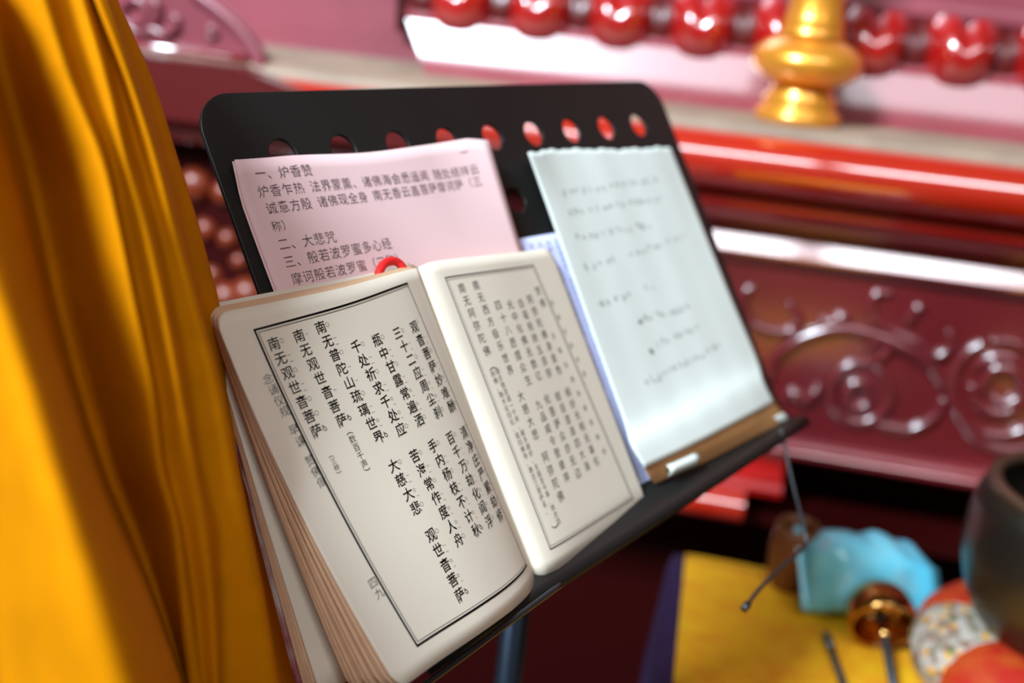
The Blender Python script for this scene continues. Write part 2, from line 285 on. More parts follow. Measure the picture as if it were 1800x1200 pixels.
M = dict(
    velvet=mat('orange_velvet', (.58, .198, .0004), .85, sheen=.08, noise=.10, nscale=60, bump=.12, bscale=900, spec=.04),
    black=mat('black_enamel', (.011, .011, .010), .46, spec=.4, noise=.3, nscale=8, bump=.03, bscale=500),
    wire=mat('black_wire', (.015, .015, .017), .35),
    blued=mat('blue_black_steel', (.035, .05, .075), .38, metal=.8),
    steel=mat('dark_steel', (.16, .21, .27), .3, metal=.9),
    paper=mat('book_paper', (.85, .75, .61), .8, noise=.035, nscale=14, spec=.2, trans=.12),
    edge=mat('page_edges', (.74, .47, .29), .85, noise=.06, nscale=120, spec=.15, trans=.12),
    ink=mat('black_ink', (.006, .005, .005), .8, spec=.05),
    greyink=mat('grey_ink', (.07, .065, .06), .8, spec=.2),
    paleink=mat('ballpoint_ink', (.22, .23, .22), .8, spec=.2),
    violetink=mat('violet_print', (.12, .11, .28), .8, spec=.2),
    cover=mat('book_cover', (.25, .01, .02), .4, col2=(.55, .42, .38), nscale=35),
    pink=mat('pink_paper', (.88, .60, .60), .8, noise=.03, nscale=10, spec=.2, trans=.1),
    pinkink=mat('faded_print', (.10, .07, .07), .8, spec=.2),
    note=mat('note_paper', (.80, .84, .78), .8, noise=.05, nscale=9, spec=.2, trans=.1),
    lav=mat('lavender_paper', (.64, .66, .92), .8, spec=.2),
    red=mat('red_lacquer', (.48, .004, .003), .35, coat=1.0, coat_ior=2.0, coat_rough=.08, noise=.25, nscale=5),
    redp=mat('red_lacquer_panel', (.15, .008, .013), .40, coat=1.0, coat_ior=2.0, coat_rough=.16, noise=.2, nscale=9, bump=.04, bscale=60),
    rose=mat('rose_lacquer', (.34, .07, .095), .38, coat=.9, coat_rough=.22, noise=.25, nscale=6),
    orange=mat('orange_lacquer', (.60, .016, .002), .35, coat=1.0, coat_ior=3.0, coat_rough=.05, noise=.15, nscale=5),
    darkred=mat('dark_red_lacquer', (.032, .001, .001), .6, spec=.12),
    gloss=mat('polished_lacquer', (.25, .015, .022), .35, coat=1.0, coat_ior=2.8, coat_rough=.10, bump=.015, bscale=18),
    deepred=mat('deep_red_lacquer', (.10, .002, .002), .45, coat=.4, coat_rough=.25),
    skirt=mat('waxed_lacquer', (.34, .06, .075), .4, coat=1.0, coat_ior=1.85, coat_rough=.27, noise=.2, nscale=7),
    glint=mat('glint_red', (.20, .025, .005), .36, spec=.7),
    tan=mat('worn_tan_edge', (.34, .235, .165), .55, noise=.25, nscale=14),
    gold=mat('gold_brass', (1.0, .40, .04), .34, metal=.6, coat=.7),
    brass=mat('old_brass', (.60, .33, .10), .16, metal=1.0),
    foot_shade=mat('brown_foot_shade', (.50, .24, .09), .75, noise=.15, nscale=25, spec=.2),  # brown that puts the shade of the note's foot into the colour
    cord=mat('red_cord', (.72, .012, .012), .6),
    yellow=mat('yellow_brocade', (.92, .48, .005), .75, col2=(.86, .34, .003), nscale=34, bump=.1, bscale=300, sheen=.3),
    purple=mat('purple_cloth', (.022, .004, .05), .8, noise=.3, nscale=50, sheen=.3),
    wood=mat('brown_wood', (.24, .075, .02), .45, noise=.35, nscale=20),
    darkwood=mat('dark_wood', (.03, .012, .008), .5, noise=.3, nscale=12),
    bronze=mat('dark_bronze', (.075, .065, .05), .33, metal=.85, noise=.3, nscale=6),
    bronzerim=mat('worn_bronze_rim', (.16, .10, .065), .38, metal=.8),
    floor=mat('stone_floor', (.045, .03, .024), .5, noise=.3, nscale=4),
    wall=mat('painted_wall', (.35, .08, .06), .7, noise=.15, nscale=3),
    blue=None, brocade=None)

# printed cyan foil of the packet: soft blotches of white and pink on cyan
m = mat('cyan_print_foil', (.10, .56, .78), .32, coat=.5, bump=.25, bscale=22)
nt = m.node_tree
n1 = nt.nodes.new('ShaderNodeTexNoise'); n1.inputs['Scale'].default_value = 16
rp = nt.nodes.new('ShaderNodeValToRGB')
rp.color_ramp.elements[0].position = .35; rp.color_ramp.elements[0].color = (.12, .66, .90, 1)
rp.color_ramp.elements[1].position = .72; rp.color_ramp.elements[1].color = (.62, .62, .80, 1)
e = rp.color_ramp.elements.new(.55); e.color = (.26, .78, .94, 1)
tcn = nt.nodes.new('ShaderNodeTexCoord')
nt.links.new(tcn.outputs['Object'], n1.inputs['Vector'])
nt.links.new(n1.outputs['Fac'], rp.inputs['Fac'])
nt.links.new(rp.outputs['Color'], nt.nodes['Principled BSDF'].inputs['Base Color'])
M['blue'] = m

# brocade: white cells with green and gold flecks
m = mat('silver_brocade', (.6, .6, .55), .5, bump=.5, bscale=160)
nt = m.node_tree
v = nt.nodes.new('ShaderNodeTexVoronoi'); v.inputs['Scale'].default_value = 140
rp = nt.nodes.new('ShaderNodeValToRGB')
rp.color_ramp.interpolation = 'CONSTANT'
for i, (p, c) in enumerate([(0, (.05, .14, .03, 1)), (.12, (.20, .11, .07, 1)), (.26, (.40, .35, .30, 1)), (.62, (.24, .20, .15, 1)), (.86, (.60, .30, .05, 1))]):
    if i < 2:
        el = rp.color_ramp.elements[i]; el.position = p
    else:
        el = rp.color_ramp.elements.new(p)
    el.color = c
tcn = nt.nodes.new('ShaderNodeTexCoord')
nt.links.new(tcn.outputs['Object'], v.inputs['Vector'])
sp = nt.nodes.new('ShaderNodeSeparateColor')
nt.links.new(v.outputs['Color'], sp.inputs[0])
nt.links.new(sp.outputs[0], rp.inputs['Fac'])
nt.links.new(rp.outputs['Color'], nt.nodes['Principled BSDF'].inputs['Base Color'])
M['brocade'] = m
M['brocadered'] = mat('red_brocade', (.38, .014, .006), .65, col2=(.40, .06, .008), nscale=40, bump=.3, bscale=150, sheen=.05, spec=.2)


# ---------------------------------------------------------------- building helpers
def link(name, mesh, parent=None, material=None, smooth=True, angle=None):
    o = bpy.data.objects.new(name, mesh)
    COL.objects.link(o)
    if parent is not None:
        o.parent = parent
        o.matrix_parent_inverse = Matrix.Translation(-parent.location)
    if material is not None:
        mesh.materials.append(material)
    if smooth:
        for p in mesh.polygons:
            p.use_smooth = True
    return o


def empty(name, loc, label, cat, group=None):
    o = bpy.data.objects.new(name, None)
    COL.objects.link(o)
    o.location = Vector(loc)
    tag(o, label, cat, group)
    return o


def tag(o, label, cat, group=None, kind=None):
    o['label'] = label
    o['category'] = cat
    if group:
        o['group'] = group
    if kind:
        o['kind'] = kind
    return o


def mesh_from(verts, faces, name='m'):
    me = bpy.data.meshes.new(name)
    me.from_pydata([tuple(map(float, v)) for v in verts], [], faces)
    me.update()
    return me


def from_bm(bm, name='m', recalc=True):
    if recalc:
        bmesh.ops.recalc_face_normals(bm, faces=bm.faces)
    me = bpy.data.meshes.new(name)
    bm.to_mesh(me)
    bm.free()
    return me


def grid_mesh(rows, thick=0.0, closed=False):
    """rows: 2-D array of points; thick > 0 makes a solid sheet (pushed along minus normal)."""
    R, Cn = len(rows), len(rows[0])
    P = np.array(rows, float)
    verts = P.reshape(-1, 3).tolist()
    faces = [(r * Cn + c, r * Cn + c + 1, (r + 1) * Cn + c + 1, (r + 1) * Cn + c) for r in range(R - 1) for c in range(Cn - 1)]
    if thick:
        du = np.gradient(P, axis=1)
        dv = np.gradient(P, axis=0)
        nn = np.cross(du, dv)
        nn /= np.linalg.norm(nn, axis=2, keepdims=True) + 1e-12
        B = P + nn * thick
        k = len(verts)
        verts += B.reshape(-1, 3).tolist()
        faces += [(k + f[3], k + f[2], k + f[1], k + f[0]) for f in list(faces)]
        loop = [c for c in range(Cn)] + [r * Cn + Cn - 1 for r in range(1, R)] + [(R - 1) * Cn + c for c in range(Cn - 2, -1, -1)] + [r * Cn for r in range(R - 2, 0, -1)]
        for i in range(len(loop)):
            a, b = loop[i], loop[(i + 1) % len(loop)]
            faces.append((b, a, k + a, k + b))
    bm = bmesh.new()
    bm.from_mesh(mesh_from(verts, faces))
    if not thick:
        for f in bm.faces:
            f.normal_flip()
        return from_bm(bm, recalc=False)
    return from_bm(bm)


def tube_mesh(pts, rad, seg=10, smoothed=True, flat=None):
    p = catmull(pts, 8) if smoothed and len(pts) > 2 else np.array(pts, float)
    n = len(p)
    rads = [rad] * n if not hasattr(rad, '__len__') else np.interp(np.linspace(0, 1, n), np.linspace(0, 1, len(rad)), rad)
    tan = np.gradient(p, axis=0)
    tan /= np.linalg.norm(tan, axis=1, keepdims=True)
    ref = np.array(flat if flat is not None else (0.0, 0.1, 1.0), float)
    if flat is None and abs(tan[0] @ ref) > .95:
        ref = np.array([1.0, 0, 0])
    verts, faces = [], []
    for i in range(n):
        s = np.cross(tan[i], ref); s /= np.linalg.norm(s) + 1e-12
        t = np.cross(s, tan[i])
        for k in range(seg):
            a = 2 * math.pi * k / seg
            verts.append(p[i] + rads[i] * (math.cos(a) * s + math.sin(a) * t))
    for i in range(n - 1):
        for k in range(seg):
            k2 = (k + 1) % seg
            faces.append((i * seg + k, i * seg + k2, (i + 1) * seg + k2, (i + 1) * seg + k))
    faces.append(tuple(range(seg - 1, -1, -1)))
    faces.append(tuple((n - 1) * seg + k for k in range(seg)))
    return mesh_from(verts, faces)


def lathe(profile, center, axis=(0, 0, 1), seg=64, smoothed=False, close=False):
    """profile of (radius, height) about axis."""
    pr = catmull(profile, 6) if smoothed else np.array(profile, float)
    ax = np.array(axis, float); ax /= np.linalg.norm(ax)
    s = np.cross(ax, (0, 1, 0.2)); s /= np.linalg.norm(s)
    t = np.cross(ax, s)
    c = np.array(center, float)
    bm = bmesh.new()
    rings = []
    for r, h in pr:
        if r < 1e-5:
            rings.append([bm.verts.new(c + ax * h)])
        else:
            rings.append([bm.verts.new(c + ax * h + r * (math.cos(2 * math.pi * k / seg) * s + math.sin(2 * math.pi * k / seg) * t)) for k in range(seg)])
    for A, B in zip(rings[:-1], rings[1:]):
        for k in range(seg):
            k2 = (k + 1) % seg
            if len(A) == 1 and len(B) == 1:
                continue
            if len(A) == 1:
                bm.faces.new((A[0], B[k], B[k2]))
            elif len(B) == 1:
                bm.faces.new((A[k], B[0], A[k2]))
            else:
                bm.faces.new((A[k], B[k], B[k2], A[k2]))
    return from_bm(bm)


def box_pts(c8):
    bm = bmesh.new()
    v = [bm.verts.new(p) for p in c8]
    for f in ((0, 1, 2, 3), (7, 6, 5, 4), (0, 4, 5, 1), (1, 5, 6, 2), (2, 6, 7, 3), (3, 7, 4, 0)):
        bm.faces.new([v[i] for i in f])
    return bm


def abox(a0, a1, o0, o1, z0, z1, bev=0.0):
    bm = box_pts([al(a0, o0, z0), al(a1, o0, z0), al(a1, o1, z0), al(a0, o1, z0), al(a0, o0, z1), al(a1, o0, z1), al(a1, o1, z1), al(a0, o1, z1)])
    if bev:
        bmesh.ops.bevel(bm, geom=list(bm.edges), offset=bev, segments=3, affect='EDGES')
    return from_bm(bm)


def sweep(profile, a0=-1.7, a1=.95, rounded=False):
    """an (o, z) profile run along the altar; closed at the ends."""
    pr = catmull(profile, 8) if rounded else np.array(profile, float)
    n = len(pr)
    ss = np.linspace(a0, a1, 3)
    bm = bmesh.new()
    rows = [[bm.verts.new(al(a, o, z)) for o, z in pr] for a in ss]
    for r0, r1 in zip(rows[:-1], rows[1:]):
        for i in range(n - 1):
            bm.faces.new((r0[i], r0[i + 1], r1[i + 1], r1[i]))
        bm.faces.new((r0[n - 1], r0[0], r1[0], r1[n - 1]))
    bm.faces.new(rows[0]); bm.faces.new(rows[-1])
    return from_bm(bm)


def back(profile, do=-.07, dz=-.0045):
    return [(o + do, z + dz) for o, z in profile]


def shade_auto(o, deg=35):
    me = o.data
    for p in me.polygons:
        p.use_smooth = True
    bm = bmesh.new(); bm.from_mesh(me)
    for e in bm.edges:
        if len(e.link_faces) == 2 and e.calc_face_angle(0) > math.radians(deg):
            e.smooth = False
    bm.to_mesh(me); bm.free()
    return o


# ---------------------------------------------------------------- lettering
_font = bpy.data.curves.new('glyph', 'FONT')
_fob = bpy.data.objects.new('glyph', _font)
COL.objects.link(_fob)
_glyphs = {}


def glyph(ch, off=0.0):
    if (ch, off) not in _glyphs:
        _font.body = ch
        _font.offset = off
        _font.resolution_u = 3
        dg = bpy.context.evaluated_depsgraph_get(); dg.update()
        ev = _fob.evaluated_get(dg)
        me = ev.to_mesh()
        v = np.array([x.co for x in me.vertices]).reshape(-1, 3)
        f = [tuple(p.vertices) for p in me.polygons]
        ev.to_mesh_clear()
        if len(v):
            v[:, 0] -= .5
            v[:, 1] -= .38
        _glyphs[(ch, off)] = (v, f)
    return _glyphs[(ch, off)]


class Ink:
    """collects glyphs, rings and lines in sheet coordinates (x right, y down, metres) and lays them on a sheet"""
    def __init__(self, surf, lift=.00025):
        self.s, self.v, self.f, self.lift = surf, [], [], lift

    def put(self, x, y):
        e = 1e-4
        p = self.s(x, y)
        n = np.cross(self.s(x + e, y) - self.s(x - e, y), self.s(x, y - e) - self.s(x, y + e))
        n /= np.linalg.norm(n) + 1e-15
        return p + n * self.lift

    def char(self, ch, x, y, em, off=0.0, slant=0.0, rise=0.0, sx=1.0, rot=0.0):
        v, f = glyph(ch, off)
        k = len(self.v)
        c, s = math.cos(rot), math.sin(rot)
        for q in v:
            gx, gy = q[0] * sx, q[1]
            gx, gy = gx + slant * gy, gy + rise * gx
            gx, gy = c * gx - s * gy, s * gx + c * gy
            self.v.append(self.put(x + gx * em, y - gy * em))
        self.f += [tuple(i + k for i in t) for t in f]

    def line(self, pts, w):
        """polyline ribbon"""
        for (x0, y0), (x1, y1) in zip(pts[:-1], pts[1:]):
            L = math.hypot(x1 - x0, y1 - y0)
            if L < 1e-7:
                continue
            n = max(1, int(L / .004))
            tx, ty = (x1 - x0) / L, (y1 - y0) / L
            k = len(self.v)
            for i in range(n + 1):
                t = i / n
                x, y = x0 + (x1 - x0) * t, y0 + (y1 - y0) * t
                if i == 0:
                    x -= tx * w / 2; y -= ty * w / 2
                if i == n:
                    x += tx * w / 2; y += ty * w / 2
                self.v.append(self.put(x - ty * w / 2, y + tx * w / 2))
                self.v.append(self.put(x + ty * w / 2, y - tx * w / 2))
            for i in range(n):
                a = k + 2 * i
                self.f.append((a, a + 1, a + 3, a + 2))

    def ring(self, x, y, r, w):
        k = len(self.v)
        N = 18
        for i in range(N):
            a = 2 * math.pi * i / N
            self.v.append(self.put(x + r * math.cos(a), y + r * math.sin(a)))
            self.v.append(self.put(x + (r - w) * math.cos(a), y + (r - w) * math.sin(a)))
        for i in range(N):
            a, b = k + 2 * i, k + 2 * ((i + 1) % N)
            self.f.append((a, b, b + 1, a + 1))

    def build(self, name, parent, material, more=()):
        v, f, mi = list(self.v), list(self.f), [0] * len(self.f)
        for k, (other, m2) in enumerate(more):
            f += [tuple(i + len(v) for i in t) for t in other.f]
            mi += [k + 1] * len(other.f)
            v += other.v
        o = link(name, mesh_from(v, f), parent, material, smooth=False)
        for _, m2 in more:
            o.data.materials.append(m2)
        o.data.polygons.foreach_set('material_index', mi)
        return o


# ================================================================ setting
fl = link('floor', mesh_from([(-4, -4, 0), (4, -4, 0), (4, 4, 0), (-4, 4, 0)], [(0, 1, 2, 3)]), None, M['floor'], False)
fl['kind'] = 'structure'
wb = link('wall_back', abox(-3.2, 2.6, -.95, -.85, 0, 3.2), None, M['wall'], False)
wb['kind'] = 'structure'
# ================================================================ altar
altar = empty('altar', al(0, -.3, 0), 'long red lacquered altar with carved panels behind the black music stand', 'altar')


def ap(name, mesh, mt, auto=35, label=None):
    o = link(name, mesh, altar, mt)
    if auto:
        shade_auto(o, auto)
    if label:
        o['label'] = label
    return o


ap('upper_board', sweep(back([(-.60, 1.388), (-.035, 1.388), (-.03, 1.394), (-.03, 1.404), (-.045, 1.410), (-.045, 1.62), (-.60, 1.62)]), -.56), M['rose'], label='rose pink upper board above the petals')
ap('petal_backboard', sweep(back([(-.60, 1.30), (-.075, 1.30), (-.075, 1.392), (-.60, 1.392)]), -.53), M['darkred'])
sk_ = ap('sloping_skirt', sweep(back([(-.60, 1.25), (.034, 1.25), (.034, 1.2585), (.0275, 1.2640), (.0205, 1.2710), (.0152, 1.280), (.0100, 1.2925), (.0040, 1.307), (-.0020, 1.322), (-.020, 1.336), (-.60, 1.330)]), -.50), M['skirt'], 20, label='glossy sloping skirt that mirrors the daylight')
for v_ in sk_.data.vertices:                  # the skirt's left end is cut on a slant
    aa = (np.array(v_.co) - A0) @ AR
    if aa < -.45:
        v_.co = Vector(np.array(v_.co) + AR * max(0, 1.33 - v_.co.z) * .6)
ap('tabletop', sweep([(-.60, 1.225), (.070, 1.225), (.074, 1.230), (.074, 1.240), (.071, 1.2465), (.062, 1.2520), (-.60, 1.2530)]), M['tan'], label='tan worn top edge')


def arc(oc, zc, ro, rz, a0, a1, n=18):
    return [(oc + ro * math.cos(math.radians(a0 + (a1 - a0) * i / n)), zc + rz * math.sin(math.radians(a0 + (a1 - a0) * i / n))) for i in range(n + 1)]


ap('round_moulding', sweep([(-.3, 1.2395)] + arc(.058, 1.2035, .046, .036, 90, -90, 24) + [(-.3, 1.168)]), M['orange'], 60)
ap('bead_moulding', sweep([(-.3, 1.170)] + arc(.035, 1.152, .026, .0175, 90, -90) + [(-.3, 1.134)]), M['red'], 60)
ap('cove_moulding', sweep([(-.3, 1.137), (.030, 1.137), (.024, 1.128), (.014, 1.118), (.004, 1.1135), (.0195, 1.083), (.019, 1.079), (-.3, 1.079)]), M['gloss'], 20)
ap('panel_rail', sweep([(-.3, 1.080), (.014, 1.080), (.012, 1.072), (.006, 1.069), (.006, 1.066), (-.3, 1.066)]), M['rose'], 30)
ap('carved_panel', sweep([(-.3, 1.068), (.0, 1.068), (.0, .82), (-.3, .82)]), M['redp'])
ap('lower_bead', sweep([(-.3, .829), (.012, .829)] + arc(.02, .817, .014, .010, 80, -90, 10) + [(-.3, .807)]), M['gloss'], 50)
ap('lower_band', sweep([(-.3, .809), (.022, .809), (.018, .782), (.045, .776), (.052, .768), (.052, .760), (-.3, .760)], -1.7, .105), M['red'], 30)
ap('lower_torus', sweep([(-.3, .762)] + arc(.045, .738, .030, .024, 90, -90) + [(-.3, .714)], -1.7, .058), M['orange'], 60)
ap('recess_board', sweep([(-.5, .60), (-.10, .60), (-.10, .812), (-.5, .812)]), M['darkred'])
ap('plinth', sweep([(-.5, .716), (.02, .716), (.02, .70), (-.12, .69), (-.12, .10), (.06, .08), (.06, 0), (-.5, 0)]), M['darkred'])


ap('end_shade_facing', sweep([(-.3, 1.165), (.034, 1.165), (.034, 1.150), (.024, 1.140), (.024, .80), (.030, .79), (.030, .775), (-.3, .775)], -1.7, -.16), M['darkred'], 30, 'dark facing in place of shade at the left end')  # dark facing added over the mouldings to imitate shade
for a, z, r, k in GLINT_KNOBS:  # knobs added to imitate glints on carving in the shade
    link('glint_knob', lathe([(0, r * .75), (r * .5, r * .66), (r * .86, r * .36), (r, 0)], al(a, .024, z), AF, 24), altar, M[k])


def petal(a, wide, high, z0, depth, o0, cleft):
    """one bulging lotus petal, heart-topped, pointed down"""
    rows = []
    NU, NV = 22, 18
    for j in range(NV + 1):
        v = j / NV                                # 0 top, 1 bottom
        row = []
        half = wide * (1 - .16 * v) * math.sqrt(max(0.0, 1 - max(0, (v - .62) / .40) ** 2.2)) * min(1, .72 + 1.6 * v)
        for i in range(NU + 1):
            t = -1 + 2 * i / NU
            x = t * half
            bul = depth * (max(0, 1 - abs(t) ** 2.4)) ** .5 * (math.sin(math.pi * min(1, .10 + .90 * v)) ** .55 if v < 1 else .2)
            z = z0 - high * v
            z -= cleft * math.exp(-(t / .22) ** 2) * max(0, 1 - v / .45)
            bul -= cleft * .9 * math.exp(-(t / .20) ** 2) * max(0, 1 - v / .60)
            row.append(al(a + x, o0 + max(bul, 0), z))
        rows.append(row)
    return grid_mesh(rows)


for i in range(11):
    a = -.422 + .109 * i
    link('lotus_petal', petal(a, .049, .104, 1.3935, .070, -.116, .011), altar, M['red'])
for i in range(12):
    a = -.4765 + .109 * i
    link('lotus_petal', petal(a, .036, .096, 1.388, .050, -.132, .004), altar, M['deepred'])

for w, pts in D['scrolls']:
    p3 = [al(a, .003, z) for a, z in pts]
    rad = [w * .55, w, w, w, w * .6]
    link('scroll_carving', tube_mesh(p3, rad, 12), altar, M['redp'])

# raised wing at the left end, standing on the tabletop
wing_c = D['wing_edge']
pts = catmull(wing_c[:1] + wing_c[1:4], 4).tolist() + catmull(wing_c[3:9], 6).tolist()[1:] + [wing_c[9]]
bm = bmesh.new()
f0 = [bm.verts.new(al(a, .060, z)) for a, z in pts]
f1 = [bm.verts.new(al(a, .030, z)) for a, z in pts]
bm.faces.new(f0); bm.faces.new(f1[::-1])
for i in range(len(pts)):
    j = (i + 1) % len(pts)
    bm.faces.new((f0[i], f0[j], f1[j], f1[i]))
wing = ap('wing_panel', from_bm(bm), M['rose'], 30)
rim = [al(a, .062, z) for a, z in catmull(wing_c[3:8], 6)]
link('wing_border', tube_mesh(rim, .009, 10, False), wing, M['rose'])
for w, p_ in D['wing_scrolls']:
    link('scroll_carving', tube_mesh([al(a, .064, z) for a, z in p_], [w * .6, w, w, w * .6], 10), wing, M['rose'])
base = [al(-.95, .062, 1.256), al(-.80, .062, 1.2545), al(-.66, .062, 1.252)]
link('wing_base_bead', tube_mesh(base, .008, 10, False), wing, M['gloss'])
bm = bmesh.new()
bp = [(-1.7, 1.247), (-.66, 1.247), (-.52, 1.215), (-.36, 1.172), (-1.7, 1.172)]
f0 = [bm.verts.new(al(a, .110, z)) for a, z in bp]
f1 = [bm.verts.new(al(a, .02, z)) for a, z in bp]
bm.faces.new(f0); bm.faces.new(f1[::-1])
for i in range(len(bp)):
    j = (i + 1) % len(bp)
    bm.faces.new((f0[i], f0[j], f1[j], f1[i]))
ap('wing_shade_beam', from_bm(bm), M['deepred'], 30, 'dark red beam in place of shade under the wing panel')  # dark piece added over the moulding to imitate its shaded left end
ap('end_board', sweep(back([(-.40, 1.255), (-.10, 1.255), (-.102, 1.30), (-.108, 1.36), (-.112, 1.62), (-.40, 1.62)]), -1.3, -.42), M['rose'], 30, 'smooth rose board between the wing panel and the petals')

# ================================================================ candlestick
cc = al(.040, .008, 1.2525)
cs = empty('candlestick', cc, 'gold candlestick with a bulging waist on the altar edge, above the cream note', 'candlestick')
link('foot', lathe([(0, 0), (.051, 0), (.053, .004), (.052, .012), (.046, .016), (.044, .022), (.046, .026), (.040, .034), (.037, .040), (.038, .044), (0, .046)], cc), cs, M['gold'])
link('bulb', lathe([(0, .043), (.038, .044), (.052, .050), (.064, .060), (.068, .072), (.064, .083), (.053, .092), (.043, .098), (.036, .102), (0, .103)], cc, smoothed=False), cs, M['gold'])
link('stem', lathe([(0, .100), (.042, .101), (.038, .108), (.036, .113), (.037, .118), (.034, .124), (.031, .150), (.031, .175), (.036, .184), (.043, .188), (.043, .194), (.034, .198), (.028, .23), (.026, .27), (0, .272)], cc), cs, M['gold'])

# ================================================================ music stand
st = empty('music_stand', (0, .09, 0), 'black metal music stand holding the open book and loose sheets', 'music stand')
cu = bpy.data.curves.new('desk', 'CURVE')
cu.dimensions = '2D'; cu.fill_mode = 'BOTH'; cu.extrude = .0009; cu.bevel_depth = .0004; cu.bevel_resolution = 1


def poly2(pts):
    s = cu.splines.new('POLY')
    s.points.add(len(pts) - 1)
    for p_, q in zip(s.points, pts):
        p_.co = (q[0], q[1], 0, 1)
    s.use_cyclic_u = True


W2, HT, RC, WB = .240, .3234, .026, .014
out = [(-W2, WB), (W2, WB)]
out += [(W2 - RC + RC * math.cos(t), HT - RC + RC * math.sin(t)) for t in np.linspace(0, math.pi / 2, 12)]
out += [(-W2 + RC + RC * math.cos(t), HT - RC + RC * math.sin(t)) for t in np.linspace(math.pi / 2, math.pi, 12)]
poly2(out)
for wy in (.2829, .2336, .184, .134):
    for i in range(9):
        poly2([((i - 4) * .0475 + .0104 * math.cos(t), wy + .0104 * math.sin(t)) for t in np.linspace(0, 2 * math.pi, 28)[:-1]])
cob = bpy.data.objects.new('tmp', cu); COL.objects.link(cob)
dg = bpy.context.evaluated_depsgraph_get(); dg.update()
me = bpy.data.meshes.new_from_object(cob.evaluated_get(dg))
bpy.data.objects.remove(cob)
for v_ in me.vertices:
    x, y, z = v_.co
    v_.co = dk(x, y, z - .0013)
me.materials.clear()
link('desk_panel', me, st, M['black'], smooth=False)

# ledge: bends out of the panel's foot, dips a little to the left
rows = []
for r in range(11):
    u = -W2 + 2 * W2 * r / 10
    k = (u + W2) / (2 * W2)
    wf = -.019 * (1 - k) - .003 * k
    nf = .027 * (1 - k) + .0205 * k
    prof = [(WB + .001, -.0003), (.008, .0004), (.003, .003), (-.0005, .007), (wf * .6, nf * .6), (wf, nf - .001), (wf - .001, nf), (wf - .007, nf + .0005)]
    rows.append([dk(u, w, n) for w, n in prof])
sm = grid_mesh(rows, .0018)
link('ledge', sm, st, M['black'])
h = link('page_holder', tube_mesh([dk(*p_) for p_ in D['wire_right']], .0016, 8), st, M['wire'])
link('page_holder', tube_mesh([dk(*p_) for p_ in D['wire_left']], .0019, 8), st, M['wire'])
link('holder_tip', tube_mesh([dk(*D['wire_right'][-2]) * .25 + dk(*D['wire_right'][-1]) * .75, dk(*D['wire_right'][-1])], .0030, 8, False), h, M['wire'])
link('mount_plate', from_bm(box_pts([dk(-.05, .10, -.004), dk(.05, .10, -.004), dk(.05, .20, -.004), dk(-.05, .20, -.004), dk(-.05, .10, -.0015), dk(.05, .10, -.0015), dk(.05, .20, -.0015), dk(-.05, .20, -.0015)])), st, M['black'], False)
link('tilt_arm', tube_mesh([dk(0, .15, -.004), dk(0, .15, -.02), np.array([0, .105, 1.14]), np.array([0, .09, 1.10]), np.array([0, .09, 1.0])], .009, 12), st, M['black'])
link('pole', tube_mesh([np.array([0, .09, 1.04]), np.array([0, .09, .12])], .0115, 16, False), st, M['blued'])
link('pole_collar', lathe([(0, 0), (.018, 0), (.018, .05), (0, .05)], (0, .09, .70), seg=24), st, M['black'])
for k in range(3):
    a = math.radians(75 + 120 * k)
    d = np.array([math.cos(a), math.sin(a), 0])
    c0 = np.array([0, .09, 0])
    lg = link('leg', tube_mesh([c0 + d * .012 + np.array([0, 0, .36]), c0 + d * .14 + np.array([0, 0, .16]), c0 + d * .25 + np.array([0, 0, .012])], .008, 10), st, M['black'])
    link('rubber_foot', lathe([(0, 0), (.012, 0), (.012, .02), (0, .022)], c0 + d * .252, seg=16), lg, M['wire'])

# ================================================================ the open book
bk = empty('book', dk(-.14, 0, .006), 'thick open prayer book with black-framed pages of vertical text on the music stand', 'book')


def mk(d):
    return Patch(d['top'], d['bot'], d.get('bulge', (0, 0, 0)), d.get('power', 1.0), d.get('tuck'))


PL, PR, PC = mk(D['left_page']), mk(D['right_page']), mk(D['left_cover'])


def rounded_rows(fn, NA, NB, r, flip=False, amax=1.0):
    """grid of a sheet whose outer corners are rounded (outer edge at a = 0, or at a = 1 when flip)"""
    rows = []
    aa = np.concatenate([np.linspace(0, r, 7)[:-1] ** 1.0, np.linspace(r, amax, NA)])
    for j in range(NB + 1):
        row = []
        for a in aa:
            m = 0.0
            if a < r:
                m = (1 - math.sqrt(max(0, 1 - ((r - a) / r) ** 2))) * r * .72
            b = m + (1 - 2 * m) * j / NB
            row.append(fn(1 - a if flip else a, b))
        if flip:
            row = row[::-1]
        rows.append(row)
    return rows


# left page, the top of the thick stack
lp = link('left_page', grid_mesh(rounded_rows(lambda a, b: dk(*PL(a, b)), 36, 28, .055), .0012), bk, M['paper'])


def layer(hgt, da=0.0, up=0.0):
    def fn(a, b):
        k = hgt
        b = b * (1 + up) - up
        q = PC(min(1, a + da), b) * (1 - k) + PL(min(1, a + da), b) * k
        return dk(*q)
    return fn


cov = link('cover', grid_mesh(rounded_rows(layer(-.02, -.012), 18, 16, .05), .0022), bk, M['cover'])
rs = random.Random(3)
for hh in (.045, .075, .105, .135):
    link('page_section', grid_mesh(rounded_rows(layer(hh, rs.uniform(-.006, .006)), 18, 18, .055), .0009), bk, M['edge'])
link('loose_leaf', grid_mesh(rounded_rows(layer(.19, -.004, .020), 18, 18, .055), .0008), bk, M['paper'])
for i in range(11):
    hh = .52 + .455 * i / 10
    link('page_section', grid_mesh(rounded_rows(layer(hh - .008, rs.uniform(-.007, .007), .012 * (1 - i / 10)), 20, 20, .055), .0011), bk, M['edge'])

# right page and the thin stack under it
link('right_page', grid_mesh(rounded_rows(lambda a, b: dk(*PR(a, b)), 36, 28, .055, True), .0010), bk, M['paper'])


